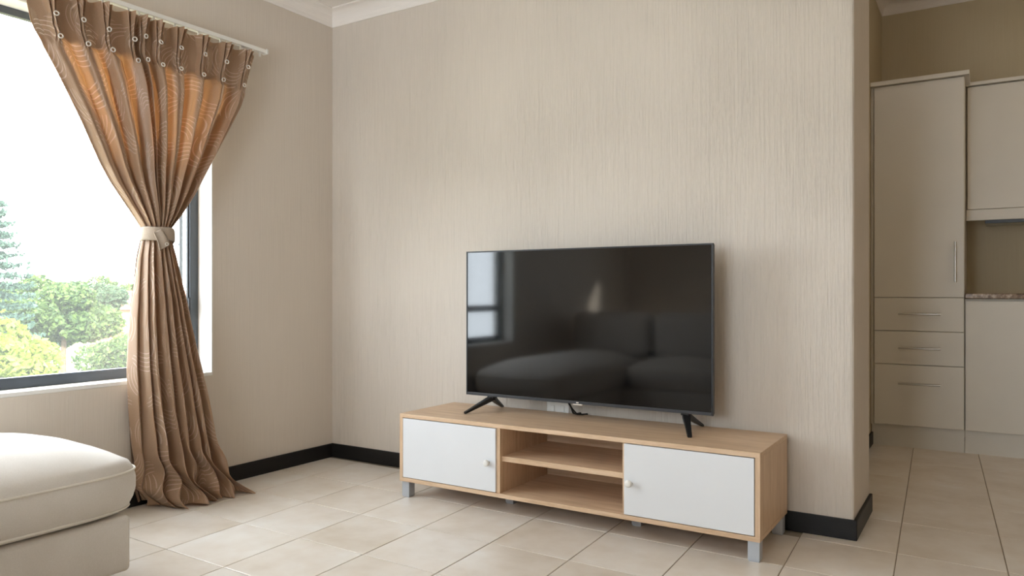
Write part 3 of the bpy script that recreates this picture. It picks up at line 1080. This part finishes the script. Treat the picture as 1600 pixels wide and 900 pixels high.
# tie band
tb_ = thing('curtain_tieback', 'pale beige cloth band knotted around the waist of the curtain', 'tieback', (0.10, -1.14, 1.19))
rows = []
NB = 72
for zz, bulge in ((1.176, 0.004), (1.183, 0.008), (1.205, 0.009), (1.226, 0.008), (1.233, 0.004)):
    r = []
    for k in range(NB):
        a = 2 * math.pi * k / NB
        cy, cx = -1.1375, 0.075
        r.append((cx + (0.053 + bulge) * math.cos(a), cy + (0.063 + bulge) * math.sin(a), zz + 0.006 * math.cos(a + 0.5) + 0.002 * math.sin(3 * a)))
    rows.append(r)
bnd = grid_mesh('band', np.array(rows), M['tie'], tb_, loop_u=True)
bnd.modifiers.new('thickness', 'SOLIDIFY').thickness = 0.003
tail = []
for t in np.linspace(0, 1, 12):
    wv = 0.020 + 0.008 * t
    cx, cy, cz = 0.135 + 0.012 * math.sin(t * 2.6), -1.176 + 0.030 * t, 1.222 - 0.075 * t
    tail.append([(cx + 0.006 * math.sin(q * 3.1), cy + wv * q * 0.85, cz + wv * q * 0.55) for q in np.linspace(-1, 1, 9)])
tl_ = grid_mesh('tail', np.array(tail), M['tie'], tb_)
tl_.modifiers.new('thickness', 'SOLIDIFY').thickness = 0.0025
obj('button', torus((0.156, -1.146, 1.163), 0.006, 0.002, (1, -0.3, 0)), M['ring'], tb_, smooth=True)
obj('loop', torus((0.095, -1.062, 1.168), 0.012, 0.002, (0.8, -0.6, 0)), M['tie'], tb_, smooth=True)

# rail
rail = thing('curtain_rail', 'thin white curtain track fixed to the wall above the window', 'curtain rail', (0.06, -1.4, 2.19))
obj('track', box(0.055, 0.085, -2.45, -0.545, 2.176, 2.196, 0.002), M['white_paint'], rail)
obj('end_cap', box(0.052, 0.088, -0.546, -0.532, 2.173, 2.199, 0.003), M['white_paint'], rail)
for y in (-0.62, -1.10, -1.60, -2.10):
    obj('bracket', box(0.0, 0.060, y - 0.010, y + 0.010, 2.186, 2.203, 0.002), M['white_paint'], rail)
for k in range(10):
    obj('glider', box(0.066, 0.074, RING1[k] - 0.004, RING1[k] + 0.004, 2.150, 2.178, 0.001), M['white_paint'], rail)
obj('glider', box(0.066, 0.074, -0.578, -0.570, 2.155, 2.178, 0.001), M['white_paint'], rail)

# ------------------------------------------------------------------ outdoors
GZ = -2.6
bm = bmesh.new()
gx = np.concatenate([np.linspace(-160, -20, 36), np.linspace(-16, -0.6, 10)])
gy = np.linspace(-30, 130, 50)
gv = {}
for i, x in enumerate(gx):
    for j, y in enumerate(gy):
        far = max(0, (-x - 60) / 100)
        gv[i, j] = bm.verts.new((x, y, GZ + 0.5 * math.sin(x * 0.11) * math.sin(y * 0.09 + 1) * min(1, max(0, (-x - 4) / 20)) + far * 1.2))
for i in range(len(gx) - 1):
    for j in range(len(gy) - 1):
        bm.faces.new((gv[i, j], gv[i + 1, j], gv[i + 1, j + 1], gv[i, j + 1]))
bmesh.ops.recalc_face_normals(bm, faces=bm.faces)
g = obj('ground', bm, M['grass'])
struct(g, 'sunlit pale grassy ground outside the window', 'ground')


def leaves_mesh(name, centres, size, mat, parent, squash=1.0):
    n = len(centres)
    d = rng.normal(size=(n, 3))
    d /= np.linalg.norm(d, axis=1)[:, None]
    a = np.cross(d, rng.normal(size=(n, 3)))
    a /= np.linalg.norm(a, axis=1)[:, None]
    b = np.cross(d, a)
    sz = size * rng.uniform(0.6, 1.25, n)[:, None]
    c = np.asarray(centres)
    V = np.stack([c - a * sz, c + b * sz * 0.6 + d * sz * 0.15, c + a * sz, c - b * sz * 0.6 + d * sz * 0.15], 1).reshape(-1, 3)
    off = np.array(ORIGIN[parent.as_pointer()])
    me = bpy.data.meshes.new(name)
    me.from_pydata((V - off).tolist(), [], np.arange(4 * n).reshape(-1, 4).tolist())
    me.materials.append(mat)
    o = bpy.data.objects.new(name, me)
    C.objects.link(o)
    o.parent = parent
    o['kind'] = 'stuff'
    return o


def shell(c, r, n, flat=0.8):
    d = rng.normal(size=(n, 3))
    d /= np.linalg.norm(d, axis=1)[:, None]
    k = rng.uniform(0.72, 1.03, n)[:, None]
    return np.array(c) + d * k * np.array([r, r, r * flat])


def tree(name, label, base, height, blobs, n, leaf, mat, cat='tree', group=None):
    """blobs: (dx, dy, z above base, radius)"""
    t = thing(name, label, cat, base, group)
    bx, by, bz = base
    tot = sum(b[3] ** 2 for b in blobs)
    pts = [shell((bx + b[0], by + b[1], bz + b[2]), b[3], max(30, int(n * b[3] ** 2 / tot))) for b in blobs]
    leaves_mesh('foliage', np.concatenate(pts), leaf, mat, t)
    r0 = height * 0.028
    tr = tube([(bx, by, bz - 0.3), (bx + 0.02 * height, by, bz + height * 0.35), (bx, by + 0.03 * height, bz + height * 0.7)], [r0, r0 * 0.75, r0 * 0.4])
    for b in blobs[:5]:
        tube([(bx + 0.01 * height, by, bz + height * 0.35), (bx + b[0] * 0.8, by + b[1] * 0.8, bz + b[2])], [r0 * 0.5, r0 * 0.2], bm=tr, n=6)
    obj('trunk', tr, M['bark'], t)
    return t


def rand_blobs(n, R, zc, flat, r0, r1):
    out = []
    for _ in range(n):
        v = rng.normal(size=3)
        v /= np.linalg.norm(v)
        k = rng.uniform(0.5, 1)
        out.append((v[0] * R * k, v[1] * R * k, zc + v[2] * R * flat * k, rng.uniform(r0, r1)))
    return out


tree('round_tree', 'broad round green tree in the middle of the window view', (-30.0, 13.8, GZ), 4.6, rand_blobs(22, 1.7, 2.55, 0.62, 0.55, 0.95), 15000, 0.13, M['leaf_mid'])
tree('dark_tree', 'dark narrow tree rising behind the round tree', (-36.0, 18.6, GZ), 5.0, rand_blobs(12, 1.0, 3.1, 1.1, 0.45, 0.75), 7000, 0.13, M['leaf_dark'])
tree('leafy_bush', 'bright yellow green leafy tree close below the window sill', (-6.9, 1.05, GZ), 3.1, rand_blobs(24, 0.66, 2.60, 0.75, 0.24, 0.42), 12000, 0.055, M['leaf_light'], 'tree')
tree('low_bush', 'low yellow green bush right of the bright leafy tree', (-9.6, 3.0, GZ), 2.2, rand_blobs(14, 0.60, 1.75, 0.55, 0.2, 0.36), 4500, 0.05, M['leaf_light'], 'bush')
tree('shrub', 'pale green shrub in front of the reddish house', (-19.0, 9.9, GZ), 2.2, rand_blobs(14, 0.85, 1.6, 0.6, 0.35, 0.6), 4500, 0.075, M['leaf_mid'], 'bush')
tree('hedge_shrub', 'green shrub partly hidden behind the curtain edge', (-23.5, 13.4, GZ), 2.6, rand_blobs(14, 0.9, 1.45, 0.5, 0.35, 0.6), 4500, 0.085, M['leaf_light'], 'bush')
tree('far_shrub', 'pale shrub to the left of the round tree', (-44.7, 18.7, GZ), 2.6, rand_blobs(12, 1.1, 1.8, 0.55, 0.45, 0.8), 3500, 0.10, M['leaf_light'], 'bush')

# conifer: tiers of drooping branches
cb = (-26.1, 9.35, GZ)
t = thing('conifer', 'tall grey green conifer at the left edge of the window view', 'tree', cb)
pts = []
for tier in range(17):
    zt = 1.0 + tier * 0.36
    rad = 2.15 * (1 - tier / 18.5) + 0.12
    for k in range(11):
        a = 2 * math.pi * (k + 0.5 * (tier % 2)) / 11 + rng.uniform(-0.2, 0.2)
        L_ = rad * rng.uniform(0.75, 1.1)
        u = rng.uniform(0.1, 1, 60)
        p = np.stack([cb[0] + np.cos(a) * L_ * u, cb[1] + np.sin(a) * L_ * u, cb[2] + zt - 0.28 * u + 0.22 * u ** 3], 1)
        pts.append(p + rng.normal(size=p.shape) * np.array([0.07, 0.07, 0.05]))
leaves_mesh('foliage', np.concatenate(pts), 0.085, M['leaf_conifer'], t)
obj('trunk', tube([(cb[0], cb[1], GZ - 0.3), (cb[0], cb[1], GZ + 3), (cb[0], cb[1], GZ + 7.0)], [0.16, 0.11, 0.02]), M['bark'], t)

# far tree line
for k in range(11):
    px = -10 + k * 25 + random.uniform(-6, 6)
    D = 66 + (k * 4 % 11) * 7.5
    a = (px - 800) / FPX
    x = 3.208 + D * (-math.sin(YAW) + a * math.cos(YAW))
    y = -3.145 + D * (math.cos(YAW) + a * math.sin(YAW))
    hgt = random.uniform(3.6, 5.2)
    tree('distant_tree', 'small hazy tree in the far tree line on the horizon', (x, y, GZ + 0.4), hgt, rand_blobs(9, 1.9, hgt * 0.62, 0.55, 0.9, 1.5), 1600, 0.26,
         M['leaf_dark'] if k % 3 else M['leaf_mid'], 'tree', 'trees along the far horizon')

# house
hx, hy = -52.5, 31.0
hs = thing('house', 'distant low house with reddish wall and terracotta roof beside the curtain', 'house', (hx, hy, GZ))
obj('wall', box(hx - 3, hx + 2.2, hy - 1.6, hy + 4.0, GZ, GZ + 2.5), M['house_white'], hs)
obj('wing', box(hx - 2.4, hx + 2.3, hy - 4.2, hy - 1.6, GZ, GZ + 2.3), M['brick'], hs)
obj('roof', prism([(hx - 3.5, GZ + 2.5), (hx + 2.7, GZ + 2.5), (hx - 0.4, GZ + 3.7)], 'y', hy - 1.9, hy + 4.3), M['roof'], hs)
obj('wing_roof', prism([(hx - 2.8, GZ + 2.3), (hx + 2.7, GZ + 2.3), (hx - 0.1, GZ + 3.2)], 'y', hy - 4.5, hy - 1.6), M['roof'], hs)
for y in (hy - 3.6, hy - 2.5, hy - 0.6, hy + 1.4):
    xw = hx + (2.3 if y < hy - 1.6 else 2.2)
    wd_ = obj('window', box(xw - 0.02, xw + 0.06, y - 0.05, y + 0.65, GZ + 0.9, GZ + 1.9), M['house_white'], hs)
    obj('pane', box(xw + 0.05, xw + 0.07, y + 0.02, y + 0.58, GZ + 0.97, GZ + 1.83), M['dark_pane'], wd_)
